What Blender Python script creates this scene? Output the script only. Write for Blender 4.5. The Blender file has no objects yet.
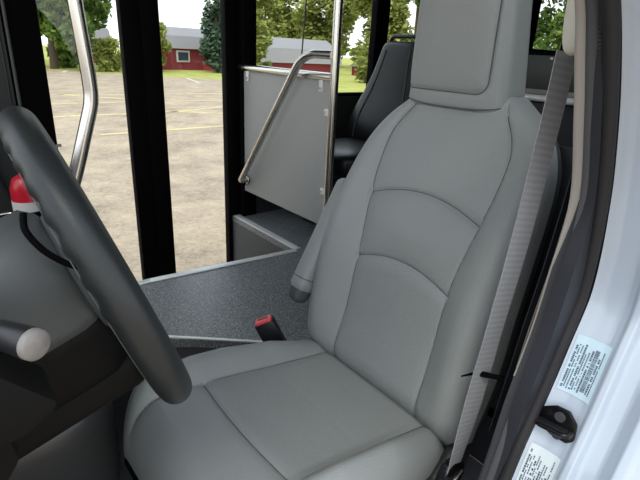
import bpy, bmesh, math, random
from mathutils import Vector, Matrix, noise
PI = math.pi
SC = bpy.context.scene
COL = SC.collection
random.seed(7)

# ------------------------------------------------------------------ materials
def mat(name, col, rough=.5, metal=0., spec=.5, grain=0., gscale=400., mottled=0., mscale=20., col2=None, coat=0., voro=False, sheen=0.):
    m = bpy.data.materials.new(name); m.use_nodes = True
    nt = m.node_tree; b = nt.nodes['Principled BSDF']
    b.inputs['Base Color'].default_value = (*col, 1); b.inputs['Roughness'].default_value = rough
    b.inputs['Metallic'].default_value = metal; b.inputs['Specular IOR Level'].default_value = spec
    b.inputs['Coat Weight'].default_value = coat
    tc = nt.nodes.new('ShaderNodeTexCoord')
    if grain:
        if voro:
            n = nt.nodes.new('ShaderNodeTexVoronoi'); n.inputs['Scale'].default_value = gscale; out = n.outputs['Distance']
        else:
            n = nt.nodes.new('ShaderNodeTexNoise'); n.inputs['Scale'].default_value = gscale; n.inputs['Detail'].default_value = 3; out = n.outputs['Fac']
        nt.links.new(tc.outputs['Object'], n.inputs['Vector'])
        bp = nt.nodes.new('ShaderNodeBump'); bp.inputs['Strength'].default_value = grain; bp.inputs['Distance'].default_value = .001
        nt.links.new(out, bp.inputs['Height']); nt.links.new(bp.outputs['Normal'], b.inputs['Normal'])
    if mottled:
        n = nt.nodes.new('ShaderNodeTexNoise'); n.inputs['Scale'].default_value = mscale; n.inputs['Detail'].default_value = 5
        nt.links.new(tc.outputs['Object'], n.inputs['Vector'])
        r = nt.nodes.new('ShaderNodeValToRGB'); r.color_ramp.elements[0].position = .5 - mottled; r.color_ramp.elements[1].position = .5 + mottled
        r.color_ramp.elements[0].color = (*col, 1); r.color_ramp.elements[1].color = (*(col2 or col), 1)
        nt.links.new(n.outputs['Fac'], r.inputs['Fac']); nt.links.new(r.outputs['Color'], b.inputs['Base Color'])
    return m

M = {}
M['vinyl'] = mat('grey_vinyl', (.262, .278, .272), .46, spec=.45, grain=.5, gscale=300, voro=True)
M['underdash_shade'] = mat('brown_grey_plastic_with_shade', (.006, .0058, .0058), .6, spec=.10)  # dark plastic, with the shade under column and dash put into its colour
M['cover'] = mat('satin_black_cover', (.04, .04, .04), .33, spec=.6)
M['thread'] = mat('dark_thread', (.085, .09, .09), .8)
M['slot'] = mat('dark_slot', (.02, .004, .004), .8)
M['black_vinyl'] = mat('black_vinyl', (.008, .0085, .009), .34, spec=.28, grain=.2, gscale=300)
M['black_plastic'] = mat('black_plastic', (.012, .012, .014), .42, spec=.5, grain=.1, gscale=500)
M['gloss_black'] = mat('gloss_black_plastic', (.005, .005, .006), .25, spec=.35)
M['matte_black'] = mat('matte_black_paint', (.002, .002, .0025), .7, spec=.06)
M['rubber'] = mat('black_rubber', (.012, .012, .014), .6, spec=.4)
M['rim'] = mat('charcoal_leather_rim', (.014, .017, .018), .40, spec=.42, grain=.25, gscale=500)
M['dash'] = mat('dark_grey_dash_plastic', (.07, .076, .078), .5, spec=.3, grain=.3, gscale=450)
M['trimgrey'] = mat('mid_grey_trim_plastic', (.055, .057, .064), .6, spec=.3, grain=.2, gscale=500)
M['taupe'] = mat('taupe_trim_plastic', (.24, .225, .205), .6, spec=.3)
M['darktrim'] = mat('dark_pillar_plastic', (.022, .024, .03), .5, spec=.35, grain=.3, gscale=300)
M['ivory'] = mat('ivory_plastic', (.62, .60, .53), .5, spec=.4)
M['steel'] = mat('polished_steel', (.62, .60, .56), .22, metal=1.)
M['aluminium'] = mat('aluminium_edging', (.80, .80, .78), .45, metal=.35)
M['panel'] = mat('grey_laminate_panel', (.37, .37, .36), .5, spec=.35, grain=.1, gscale=200)
M['white_paint'] = mat('white_body_paint', (.44, .51, .60), .25, spec=.5, coat=.6)
M['red'] = mat('red_plastic', (.75, .06, .075), .35, spec=.5)
M['redpaint'] = mat('red_enamel', (.55, .015, .03), .3, spec=.5)
M['label_white'] = mat('white_label', (.75, .75, .74), .5)
M['sticker'] = mat('pale_blue_label', (.50, .66, .76), .4)
M['sticker2'] = mat('pale_grey_label', (.62, .70, .74), .4)
M['ink'] = mat('dark_label_ink', (.06, .08, .12), .6)
M['shell'] = mat('charcoal_rear', (.05, .055, .06), .55, spec=.3, grain=.3, gscale=300)  # darker grey for the rear half of the driver backrest
M['riser'] = mat('dark_grey_riser_vinyl', (.055, .06, .065), .5, spec=.3, mottled=.15, mscale=200, col2=(.10, .105, .11))
M['carpet'] = mat('dark_grey_floor_mat', (.06, .063, .07), .9, spec=.1, grain=1., gscale=300)
M['headliner'] = mat('grey_headliner', (.30, .30, .29), .9)
M['wall_dark'] = mat('dark_grey_wall_panel', (.03, .031, .031), .5, spec=.3)
M['smoke'] = mat('dark_grey_barrier_panel', (.05, .058, .055), .35, spec=.4)
M['knobgrey'] = mat('worn_grey_knob', (.16, .15, .142), .5, mottled=.12, mscale=60, col2=(.21, .195, .185))
M['red_board'] = mat('barn_red_boards', (.22, .025, .03), .8)
M['red_bright'] = mat('bright_red_boards', (.42, .04, .035), .8)
M['barn_roof'] = mat('pale_grey_metal_roof', (.27, .25, .25), .6)
M['white_trim'] = mat('white_window_trim', (.6, .6, .6), .6)
M['dark_glass'] = mat('dark_window_glass', (.05, .06, .08), .1)
M['bark'] = mat('brown_bark', (.07, .05, .035), .9)
M['yellow_line'] = mat('faded_yellow_paint', (.78, .60, .22), .85, mottled=.15, mscale=6, col2=(.52, .42, .25))
M['white_line'] = mat('faded_white_paint', (.6, .58, .5), .85)

def belt_mat():
    m = bpy.data.materials.new('grey_webbing'); m.use_nodes = True
    nt = m.node_tree; b = nt.nodes['Principled BSDF']; b.inputs['Roughness'].default_value = .7
    uv = nt.nodes.new('ShaderNodeUVMap')
    w = nt.nodes.new('ShaderNodeTexWave'); w.wave_type = 'BANDS'; w.bands_direction = 'Y'; w.inputs['Scale'].default_value = 1.4
    nt.links.new(uv.outputs['UV'], w.inputs['Vector'])
    r = nt.nodes.new('ShaderNodeValToRGB'); r.color_ramp.elements[0].color = (.31, .32, .34, 1); r.color_ramp.elements[1].color = (.36, .37, .39, 1)
    nt.links.new(w.outputs['Fac'], r.inputs['Fac']); nt.links.new(r.outputs['Color'], b.inputs['Base Color'])
    return m
M['webbing'] = belt_mat()

def speckle():
    m = bpy.data.materials.new('speckled_vinyl_floor'); m.use_nodes = True
    nt = m.node_tree; b = nt.nodes['Principled BSDF']; b.inputs['Roughness'].default_value = .38; b.inputs['Specular IOR Level'].default_value = .5
    tc = nt.nodes.new('ShaderNodeTexCoord')
    n = nt.nodes.new('ShaderNodeTexNoise'); n.inputs['Scale'].default_value = 210; n.inputs['Detail'].default_value = 4; n.inputs['Roughness'].default_value = .8
    nt.links.new(tc.outputs['Object'], n.inputs['Vector'])
    r = nt.nodes.new('ShaderNodeValToRGB'); e = r.color_ramp.elements
    e[0].position = .40; e[0].color = (.055, .060, .065, 1); e[1].position = .70; e[1].color = (.56, .58, .58, 1)
    k = e.new(.52); k.color = (.165, .176, .18, 1)
    nt.links.new(n.outputs['Fac'], r.inputs['Fac']); nt.links.new(r.outputs['Color'], b.inputs['Base Color'])
    bp = nt.nodes.new('ShaderNodeBump'); bp.inputs['Strength'].default_value = .5; bp.inputs['Distance'].default_value = .001
    nt.links.new(n.outputs['Fac'], bp.inputs['Height']); nt.links.new(bp.outputs['Normal'], b.inputs['Normal'])
    return m
M['speckle'] = speckle()

def asphalt():
    m = bpy.data.materials.new('worn_tan_asphalt'); m.use_nodes = True
    nt = m.node_tree; b = nt.nodes['Principled BSDF']; b.inputs['Roughness'].default_value = .9; b.inputs['Specular IOR Level'].default_value = .15
    tc = nt.nodes.new('ShaderNodeTexCoord')
    n = nt.nodes.new('ShaderNodeTexNoise'); n.inputs['Scale'].default_value = 1.6; n.inputs['Detail'].default_value = 8; n.inputs['Roughness'].default_value = .72
    n2 = nt.nodes.new('ShaderNodeTexNoise'); n2.inputs['Scale'].default_value = 22; n2.inputs['Detail'].default_value = 6; n2.inputs['Roughness'].default_value = .8
    for q in (n, n2): nt.links.new(tc.outputs['Object'], q.inputs['Vector'])
    mx = nt.nodes.new('ShaderNodeMath'); mx.operation = 'ADD'
    nt.links.new(n.outputs['Fac'], mx.inputs[0]); nt.links.new(n2.outputs['Fac'], mx.inputs[1])
    r = nt.nodes.new('ShaderNodeValToRGB'); e = r.color_ramp.elements
    e[0].position = .36; e[0].color = (.22, .165, .12, 1); e[1].position = .68; e[1].color = (.64, .50, .34, 1)
    k = e.new(.5); k.color = (.41, .32, .235, 1)
    hv = nt.nodes.new('ShaderNodeMath'); hv.operation = 'MULTIPLY'; hv.inputs[1].default_value = .5
    nt.links.new(mx.outputs[0], hv.inputs[0]); nt.links.new(hv.outputs[0], r.inputs['Fac']); nt.links.new(r.outputs['Color'], b.inputs['Base Color'])
    return m
M['asphalt'] = asphalt()
M['grass'] = mat('lawn', (.33, .34, .09), .95, spec=.05, mottled=.2, mscale=1.2, col2=(.48, .46, .14))

def leaf_mat(name, a, b_, c):
    m = bpy.data.materials.new(name); m.use_nodes = True
    nt = m.node_tree; b = nt.nodes['Principled BSDF']; b.inputs['Roughness'].default_value = .7; b.inputs['Specular IOR Level'].default_value = .15
    g = nt.nodes.new('ShaderNodeNewGeometry'); r = nt.nodes.new('ShaderNodeValToRGB'); e = r.color_ramp.elements
    e[0].color = (*a, 1); e[1].color = (*c, 1); k = e.new(.5); k.color = (*b_, 1)
    nt.links.new(g.outputs['Random Per Island'], r.inputs['Fac']); nt.links.new(r.outputs['Color'], b.inputs['Base Color'])
    t = nt.nodes.new('ShaderNodeBsdfTranslucent'); nt.links.new(r.outputs['Color'], t.inputs['Color'])
    mx = nt.nodes.new('ShaderNodeMixShader'); mx.inputs[0].default_value = .35
    out = nt.nodes['Material Output']
    nt.links.new(b.outputs[0], mx.inputs[1]); nt.links.new(t.outputs[0], mx.inputs[2]); nt.links.new(mx.outputs[0], out.inputs['Surface'])
    return m
M['leaf_a'] = leaf_mat('mid_green_leaves', (.05, .10, .02), (.13, .22, .04), (.30, .38, .09))
M['leaf_b'] = leaf_mat('yellow_green_leaves', (.14, .19, .04), (.30, .34, .08), (.50, .48, .16))
M['leaf_c'] = leaf_mat('blue_green_needles', (.04, .085, .05), (.09, .15, .09), (.17, .23, .15))

def glass_mat():
    m = bpy.data.materials.new('clear_window_glass'); m.use_nodes = True
    nt = m.node_tree; nt.nodes.remove(nt.nodes['Principled BSDF'])
    t = nt.nodes.new('ShaderNodeBsdfTransparent'); t.inputs['Color'].default_value = (.93, .95, .94, 1)
    g = nt.nodes.new('ShaderNodeBsdfGlossy'); g.inputs['Roughness'].default_value = .02; g.inputs['Color'].default_value = (1, 1, 1, 1)
    lw = nt.nodes.new('ShaderNodeLayerWeight'); lw.inputs['Blend'].default_value = .5
    pw = nt.nodes.new('ShaderNodeMath'); pw.operation = 'POWER'; pw.inputs[1].default_value = 4; nt.links.new(lw.outputs['Facing'], pw.inputs[0])
    f = nt.nodes.new('ShaderNodeMath'); f.operation = 'MULTIPLY_ADD'; f.inputs[1].default_value = .5; f.inputs[2].default_value = .02; nt.links.new(pw.outputs[0], f.inputs[0])
    mx = nt.nodes.new('ShaderNodeMixShader')
    nt.links.new(f.outputs[0], mx.inputs[0]); nt.links.new(t.outputs[0], mx.inputs[1]); nt.links.new(g.outputs[0], mx.inputs[2])
    nt.links.new(mx.outputs[0], nt.nodes['Material Output'].inputs['Surface'])
    return m
M['glass'] = glass_mat()

# ------------------------------------------------------------------ helpers
def link(name, me, m, parent=None, smooth=True, loc=None):
    me.name = name
    o = bpy.data.objects.new(name, me); COL.objects.link(o)
    if m is not None: me.materials.clear(); me.materials.append(m)
    if smooth:
        for p in me.polygons: p.use_smooth = True
    if parent is not None:
        o.parent = parent; o.matrix_parent_inverse = Matrix.Identity(4)
        # all geometry is written in world coordinates; bring it to the parent's frame
        base = Vector((0, 0, 0)); q = parent
        while q is not None: base += q.location; q = q.parent
        me.transform(Matrix.Translation(-base))
    elif loc is not None:
        me.transform(Matrix.Translation(-Vector(loc))); o.location = loc
    return o

def thing(name, label, cat, loc, group=None):
    o = bpy.data.objects.new(name, None); COL.objects.link(o); o.location = loc
    o.empty_display_size = .1
    o['label'] = label; o['category'] = cat
    if group: o['group'] = group
    return o

def tag(o, label, cat, group=None):
    o['label'] = label; o['category'] = cat
    if group: o['group'] = group
    return o

def struct(o, label=None):
    o['kind'] = 'structure'
    if label: o['label'] = label
    return o

def centre_origin(o):
    me = o.data
    if not me.vertices: return o
    c = Vector((0, 0, 0))
    for v in me.vertices: c += v.co
    c /= len(me.vertices); zmin = min(v.co.z for v in me.vertices); c.z = zmin
    me.transform(Matrix.Translation(-c)); o.location = o.location + c
    return o

def from_data(verts, faces):
    me = bpy.data.meshes.new('m'); me.from_pydata([tuple(v) for v in verts], [], faces); me.update(); return me

def fin(bm, autosmooth=None):
    bmesh.ops.recalc_face_normals(bm, faces=bm.faces)
    me = bpy.data.meshes.new('m'); bm.to_mesh(me); bm.free(); return me

def set_sharp(me, ang=35):
    try: me.set_sharp_from_angle(angle=math.radians(ang))
    except Exception: pass

def add_box(bm, x0, x1, y0, y1, z0, z1, bev=0, seg=2, mtx=None):
    t = bmesh.new()
    r = bmesh.ops.create_cube(t, size=1)
    bmesh.ops.scale(t, vec=(x1-x0, y1-y0, z1-z0), verts=t.verts)
    bmesh.ops.translate(t, vec=((x0+x1)/2, (y0+y1)/2, (z0+z1)/2), verts=t.verts)
    if bev: bmesh.ops.bevel(t, geom=list(t.edges), offset=bev, segments=seg, affect='EDGES', profile=.5)
    if mtx: bmesh.ops.transform(t, matrix=mtx, verts=t.verts)
    me = bpy.data.meshes.new('t'); t.to_mesh(me); t.free(); bm.from_mesh(me); bpy.data.meshes.remove(me)

def box(name, x0, x1, y0, y1, z0, z1, m, parent=None, bev=0, seg=2, mtx=None):
    bm = bmesh.new(); add_box(bm, x0, x1, y0, y1, z0, z1, bev, seg, mtx)
    me = fin(bm); o = link(name, me, m, parent); set_sharp(o.data); 
    if parent is None: centre_origin(o)
    return o

def add_tube(bm, pts, r, seg=14, cap=True, closed=False):
    pts = [Vector(p) for p in pts]; n = len(pts)
    rs = r if isinstance(r, (list, tuple)) else [r]*n
    rings = []; up = None
    for i, p in enumerate(pts):
        if closed: t = pts[(i+1) % n] - pts[i-1]
        else: t = pts[min(i+1, n-1)] - pts[max(i-1, 0)]
        t.normalize()
        if up is None:
            a = Vector((0, 0, 1)) if abs(t.z) < .9 else Vector((1, 0, 0))
            up = (a - t*a.dot(t)).normalized()
        else: up = (up - t*up.dot(t)).normalized()
        b = t.cross(up)
        rings.append([bm.verts.new(p + (up*math.cos(2*PI*k/seg) + b*math.sin(2*PI*k/seg))*rs[i]) for k in range(seg)])
    for i in range(n if closed else n-1):
        a, b2 = rings[i], rings[(i+1) % n]
        for k in range(seg): bm.faces.new((a[k], a[(k+1) % seg], b2[(k+1) % seg], b2[k]))
    if cap and not closed: bm.faces.new(rings[0][::-1]); bm.faces.new(rings[-1])

def tube(name, pts, r, m, parent=None, seg=14, closed=False):
    bm = bmesh.new(); add_tube(bm, pts, r, seg, closed=closed); o = link(name, fin(bm), m, parent); set_sharp(o.data, 50)
    if parent is None: centre_origin(o)
    return o

def smooth_path(pts, n=8, closed=False):
    P = [Vector(p) for p in pts]; out = []; N = len(P)
    for i in range(N if closed else N-1):
        if closed: p0, p1, p2, p3 = P[i-1], P[i], P[(i+1) % N], P[(i+2) % N]
        else: p0, p1, p2, p3 = P[max(i-1, 0)], P[i], P[i+1], P[min(i+2, N-1)]
        for k in range(n):
            t = k/n
            out.append(.5*((2*p1)+(p2-p0)*t+(2*p0-5*p1+4*p2-p3)*t*t+(3*p1-p0-3*p2+p3)*t**3))
    if not closed: out.append(P[-1])
    return out

def fillet(pts, r, n=6):
    P = [Vector(p) for p in pts]; out = [P[0]]
    for i in range(1, len(P)-1):
        a = (P[i-1]-P[i]); b = (P[i+1]-P[i]); d = min(r, a.length*.49, b.length*.49)
        s = P[i]+a.normalized()*d; e = P[i]+b.normalized()*d
        for k in range(n+1):
            t = k/n; out.append(s*(1-t)**2 + P[i]*2*t*(1-t) + e*t*t)
    out.append(P[-1]); return out

def interp(tab, x):
    if x <= tab[0][0]: return tab[0][1]
    for (a, va), (b, vb) in zip(tab, tab[1:]):
        if x <= b:
            t = (x-a)/(b-a); return va + (vb-va)*t
    return tab[-1][1]

def sinterp(tab, x):
    """smooth (catmull-rom) table lookup"""
    n = len(tab)
    if x <= tab[0][0]: return tab[0][1]
    if x >= tab[-1][0]: return tab[-1][1]
    for i in range(n-1):
        if x <= tab[i+1][0]:
            x1, y1 = tab[i]; x2, y2 = tab[i+1]; h = x2-x1; t = (x-x1)/h
            m1 = (y2-tab[i-1][1])/(x2-tab[i-1][0]) if i > 0 else (y2-y1)/h
            m2 = (tab[i+2][1]-y1)/(tab[i+2][0]-x1) if i < n-2 else (y2-y1)/h
            return (2*t**3-3*t*t+1)*y1+(t**3-2*t*t+t)*h*m1+(-2*t**3+3*t*t)*y2+(t**3-t*t)*h*m2
    return tab[-1][1]

def loft(rings, closed=True, cap=True):
    """rings: list of equal-length point loops"""
    V = []; F = []; n = len(rings[0])
    for r in rings: V += r
    for j in range(len(rings)-1):
        for k in range(n if closed else n-1):
            a = j*n+k; b = j*n+(k+1) % n
            F.append((a, b, b+n, a+n))
    if cap and closed:
        F.append(tuple(range(n))[::-1]); F.append(tuple(range((len(rings)-1)*n, len(rings)*n)))
    me = from_data(V, F); bm = bmesh.new(); bm.from_mesh(me); bpy.data.meshes.remove(me)
    return fin(bm)

def slab(name, outline, z0, z1, m, parent=None):
    """horizontal polygon slab"""
    bm = bmesh.new()
    a = [bm.verts.new((x, y, z0)) for x, y in outline]; b = [bm.verts.new((x, y, z1)) for x, y in outline]
    n = len(a); bm.faces.new(a); bm.faces.new(b)
    for i in range(n): bm.faces.new((a[i], a[(i+1) % n], b[(i+1) % n], b[i]))
    o = link(name, fin(bm), m, parent, smooth=False)
    if parent is None: centre_origin(o)
    return o

def prism(name, pts, thick, m, parent=None, bev=0):
    """planar polygon pts (3D) extruded by vector thick"""
    bm = bmesh.new(); t = Vector(thick)
    a = [bm.verts.new(Vector(p)) for p in pts]; b = [bm.verts.new(Vector(p)+t) for p in pts]
    n = len(a); bm.faces.new(a); bm.faces.new(b)
    for i in range(n): bm.faces.new((a[i], a[(i+1) % n], b[(i+1) % n], b[i]))
    bmesh.ops.recalc_face_normals(bm, faces=bm.faces)
    if bev: bmesh.ops.bevel(bm, geom=list(bm.edges), offset=bev, segments=2, affect='EDGES', profile=.5)
    o = link(name, fin(bm), m, parent); set_sharp(o.data, 30)
    if parent is None: centre_origin(o)
    return o

def ribbon(name, pts, wdirs, width, m, parent=None, th=.0012, edge=False):
    """strap along pts, width direction per point"""
    P = smooth_path(pts, 10); W = smooth_path(wdirs, 10)
    rings = []; uvs = []; L = 0
    for i, p in enumerate(P):
        w = W[i].normalized(); t = (P[min(i+1, len(P)-1)]-P[max(i-1, 0)]).normalized(); nrm = t.cross(w).normalized()
        wd = width if not callable(width) else width(i/(len(P)-1))
        if i: L += (P[i]-P[i-1]).length
        uvs.append(L)
        rings.append([p-w*wd/2-nrm*th/2, p+w*wd/2-nrm*th/2, p+w*wd/2+nrm*th/2, p-w*wd/2+nrm*th/2])
    V = [q for r in rings for q in r]; F = []; n = 4
    for j in range(len(rings)-1):
        for k in range(4): F.append((j*4+k, j*4+(k+1) % 4, j*4+4+(k+1) % 4, j*4+4+k))
    F.append((0, 1, 2, 3)); F.append(tuple(range(len(V)-4, len(V)))[::-1])
    me = from_data(V, F)
    uv = me.uv_layers.new(name='UVMap')
    for lp in me.loops:
        j, k = divmod(lp.vertex_index, 4); uv.data[lp.index].uv = (0 if k in (0, 3) else 1, uvs[j]*20)
    o = link(name, me, m, parent, smooth=False)
    return o

def superell(name, c, rx, ry, rz, m, parent=None, e=.5, nu=24, nv=16, rot=None):
    """rounded-box blob"""
    def f(w, p): return math.copysign(abs(w)**p, w)
    V = []; F = []
    for j in range(nv+1):
        ph = -PI/2+PI*j/nv
        for i in range(nu):
            th = 2*PI*i/nu
            V.append(Vector((rx*f(math.cos(ph), e)*f(math.cos(th), e), ry*f(math.cos(ph), e)*f(math.sin(th), e), rz*f(math.sin(ph), e))))
    for j in range(nv):
        for i in range(nu):
            a = j*nu+i; b = j*nu+(i+1) % nu; F.append((a, b, b+nu, a+nu))
    me = from_data(V, F); bm = bmesh.new(); bm.from_mesh(me); bmesh.ops.remove_doubles(bm, verts=bm.verts, dist=1e-5)
    if rot: bmesh.ops.transform(bm, matrix=rot, verts=bm.verts)
    bmesh.ops.translate(bm, vec=c, verts=bm.verts)
    o = link(name, fin(bm), m, parent)
    if parent is None: centre_origin(o)
    return o

GZ = -.70      # ground height
PZ = .20       # raised floor height
WY = 1.65      # passenger side wall

# ------------------------------------------------------------------ camera, world, light
f_px = 481.; yaw = math.radians(40); pitch = math.radians(21.5); roll = math.radians(3.)
fw = Vector((math.sin(yaw)*math.cos(pitch), math.cos(yaw)*math.cos(pitch), -math.sin(pitch)))
r0 = Vector((math.cos(yaw), -math.sin(yaw), 0)); u0 = r0.cross(fw)
Rr = r0*math.cos(roll)+u0*math.sin(roll); Uu = -r0*math.sin(roll)+u0*math.cos(roll)
cam = bpy.data.cameras.new('camera'); cam.sensor_width = 36; cam.lens = f_px/640*36; cam.clip_start = .02; cam.clip_end = 500
co = bpy.data.objects.new('camera', cam); COL.objects.link(co)
mt = Matrix((Rr, Uu, -fw)).transposed().to_4x4(); mt.translation = Vector((-.58, -.66, 1.10)); co.matrix_world = mt
SC.camera = co

w = bpy.data.worlds.new('sky'); SC.world = w; w.use_nodes = True
nt = w.node_tree; bg = nt.nodes['Background']
tc = nt.nodes.new('ShaderNodeTexCoord'); sx = nt.nodes.new('ShaderNodeSeparateXYZ'); nt.links.new(tc.outputs['Generated'], sx.inputs[0])
rp = nt.nodes.new('ShaderNodeValToRGB'); e = rp.color_ramp.elements
e[0].position = 0.; e[0].color = (.95, .96, .96, 1); e[1].position = .8; e[1].color = (.72, .84, 1.0, 1)
nt.links.new(sx.outputs['Z'], rp.inputs['Fac']); nt.links.new(rp.outputs['Color'], bg.inputs['Color'])
bg.inputs['Strength'].default_value = 1.25
sun = bpy.data.lights.new('sun', 'SUN'); sun.energy = 1.1; sun.angle = math.radians(25); sun.color = (1, .93, .80)
so = bpy.data.objects.new('sun', sun); COL.objects.link(so); so.rotation_euler = Vector((.42, .30, -.86)).to_track_quat('-Z', 'Y').to_euler()
so.location = (-6, -8, 12)
vs = SC.view_settings; vs.view_transform = 'Standard'; vs.look = 'None'; vs.gamma = 1; vs.use_curve_mapping = False; vs.exposure = .75

# ------------------------------------------------------------------ outdoors
lot = slab('parking_lot', [(-40, -25), (40, -25), (13, 10), (13.4, 24.4), (10.5, 26.8), (5.6, 32), (-40, 44)], GZ-.2, GZ, M['asphalt']); struct(lot)
lawn = slab('lawn', [(-60, -20), (120, -20), (120, 120), (-60, 120)], GZ-.3, GZ-.02, M['grass']); struct(lawn)
def line(a, b, wd, m=None):
    a = Vector((*a, GZ)); b = Vector((*b, GZ)); d = (b-a).normalized(); n = Vector((-d.y, d.x, 0))*wd/2
    return prism('painted_line', [a-n+Vector((0, 0, .001)), b-n+Vector((0, 0, .001)), b+n+Vector((0, 0, .001)), a+n+Vector((0, 0, .001))], (0, 0, .004), m or M['yellow_line'], lot)
line((-3, 18.2), (9, 17.3), .12); line((-3, 15.35), (9, 15.1), .12); line((-2, 12.45), (5, 12.6), .14); line((3.6, 12.1), (8.4, 13.9), .12)
line((4.2, 13.2), (7.6, 11.0), .12); line((2.2, 9.7), (6.5, 9.95), .12); line((11.4, 25.9), (10.6, 22.6), .14, M['white_line'])
line((6.0, 29.7), (6.6, 31.5), .2, M['white_line']); line((3.2, 17.8), (5.6, 15.2), .12)

def leaves(cx, cy, cz, blobs, n, size, m, name, parent, seed):
    rnd = random.Random(seed); V = []; F = []
    tot = sum(b[3]**2 for b in blobs)
    for bx_, by_, bz_, br in blobs:
        k = int(n*br*br/tot)
        for _ in range(k):
            d = Vector((rnd.gauss(0, 1), rnd.gauss(0, 1), rnd.gauss(0, 1))).normalized()*br*(rnd.random()**.35)
            p = Vector((cx+bx_, cy+by_, cz+bz_))+d
            a = Vector((rnd.gauss(0, 1), rnd.gauss(0, 1), rnd.gauss(0, 1))).normalized(); b = a.orthogonal().normalized()
            s = size*(.6+rnd.random()*.8); i = len(V)
            V += [p-a*s*.5, p+b*s*.3, p+a*s*.5, p-b*s*.3]; F.append((i, i+1, i+2, i+3))
    return link(name, from_data(V, F), m, parent, smooth=False)

def tree(x, y, h, rad, m, label, seed, kind='tree', n=3000, size=.34, low=.25):
    t = thing('evergreen_tree' if kind == 'spruce' else 'leafy_tree', label, 'tree', (x, y, GZ-.02), 'trees beyond the parking lot')
    rnd = random.Random(seed); bl = []
    if kind == 'spruce':
        for k in range(34):
            q = k/34; zz = h*(.06+.92*q); rr = rad*(1-q)**.9
            for a in range(max(2, int(6*(1-q)))):
                th = rnd.random()*2*PI; bl.append((rr*.6*math.cos(th), rr*.6*math.sin(th), zz, .18+rr*.38))
    else:
        for k in range(26):
            th = rnd.random()*2*PI; q = rnd.random(); rr = rad*math.sqrt(rnd.random())*.8
            zz = h*(low+(1-low)*q); sh = math.sin(PI*min(1, .18+.82*q))**.5
            bl.append((rr*sh*math.cos(th), rr*sh*math.sin(th), zz, rad*(.22+.2*rnd.random())))
    tp = [(x+rnd.uniform(-.1, .1)*k, y, GZ-.02+h*.92*k/5) for k in range(6)]
    tube('trunk', tp, [.05*h*(1-.17*k)*.5 for k in range(6)], M['bark'], t, seg=9)
    leaves(x, y, GZ, bl, n, size, m, 'foliage', t, seed+100)
    return t

# ------------------------------------------------------------------ barns
def barn(x0, x1, y, wallh, roofh, depth, m_wall, label, win=None, gable=None):
    t = thing('red_barn', label, 'barn', ((x0+x1)/2, y, GZ-.02), 'red barns across the parking lot'); z0 = GZ-.02
    box('wall', x0, x1, y, y+depth, z0, z0+wallh, m_wall, t)
    pr = [(0, wallh-.1), (.12, wallh+roofh*.55), (.5, wallh+roofh), (.88, wallh+roofh*.55), (1, wallh-.1)]
    pts = [(x0-.15, y-.2+(depth+.4)*a, z0+b) for a, b in pr]
    prism('roof', pts, (x1-x0+.3, 0, 0), M['barn_roof'], t)
    if win:
        for a, b in win:
            fr = box('window', a, b, y-.06, y, z0+wallh*.35, z0+wallh*.85, M['white_trim'], t)
            box('pane', a+.12*(b-a), b-.12*(b-a), y-.09, y-.06, z0+wallh*.42, z0+wallh*.78, M['dark_glass'], fr)
    if gable:
        g0, g1, gh = gable; gm = (g0+g1)/2
        prism('gable_front', [(g0, y-.3, z0), (g0, y-.3, z0+gh*.7), (g0+(gm-g0)*.35, y-.3, z0+gh*.9), (gm, y-.3, z0+gh), (g1-(g1-gm)*.35, y-.3, z0+gh*.9), (g1, y-.3, z0+gh*.7), (g1, y-.3, z0)], (0, .3, 0), M['red_bright'], t)
        prism('gable_trim', [(g0-.1, y-.34, z0+gh*.68), (g0+(gm-g0)*.3, y-.34, z0+gh*.92), (gm, y-.34, z0+gh*1.04), (g1-(g1-gm)*.3, y-.34, z0+gh*.92), (g1+.1, y-.34, z0+gh*.68), (g1, y-.34, z0+gh*.68), (g1-(g1-gm)*.35, y-.34, z0+gh*.88), (gm, y-.34, z0+gh*.98), (g0+(gm-g0)*.35, y-.34, z0+gh*.88), (g0, y-.34, z0+gh*.68)], (0, .05, 0), M['white_trim'], t)
    return t
barn(13.0, 17.6, 34.5, 1.55, 1.35, 4, M['red_board'], 'dark red barn with pale roof and bright red gable front, right of the thick post', win=[(14.6, 15.6)], gable=(16.7, 17.9, 2.3))
barn(8.8, 12.3, 42, 1.9, 1.2, 4, M['red_board'], 'dark red barn partly hidden by the leafy tree left of the thick black door post', win=[(10.6, 11.6)])
barn(19.6, 27.5, 31.5, .9, 1.7, 4, M['red_board'], 'long red barn with broad pale grey roof seen over the grey partition panel')
barn(28.5, 37.5, 28, .8, .25, 3, M['red_board'], 'low red outbuilding with white trim behind the yellow-green trees right of the steel pole', win=[(34.0, 35.2)])

def far(px_, k, *a, **kw):
    x, y = px_; tree(-.58+(x+.58)*k, -.66+(y+.66)*k, *a, **kw)
TG = 'trees beyond the parking lot'
far((6.9, 36.0), .93, 10, 4.0, M['leaf_a'], 'large mid-green leafy tree filling the left part of the entrance door glass', 11, n=15000, size=.5, low=.06)
far((2.0, 38), 1.0, 9, 3.0, M['leaf_a'], 'mid-green leafy tree at the edge of the dark front wall panel', 12, n=6000, size=.45, low=.06)
far((8.9, 31.5), 1.0, 1.9, 1.1, M['leaf_b'], 'low yellow-green bush in front of the dark red barn left of the thick post', 13, n=1800, size=.25, low=.05)
far((13.4, 36), .90, 3.6, 1.1, M['leaf_b'], 'yellow-green tree beside the thick post, at the left end of the gabled barn', 14, n=6000, size=.4, low=.05)
far((18.9, 36.5), .88, 8.5, 1.25, M['leaf_c'], 'tall blue-green evergreen in front of the bright red gable', 15, 'spruce', n=4200, size=.34)
far((21.6, 34.0), 1.38, 7.2, 2.6, M['leaf_b'], 'bright yellow-green tree at the left end of the partition window', 16, n=7000, size=.45, low=.05)
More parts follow.
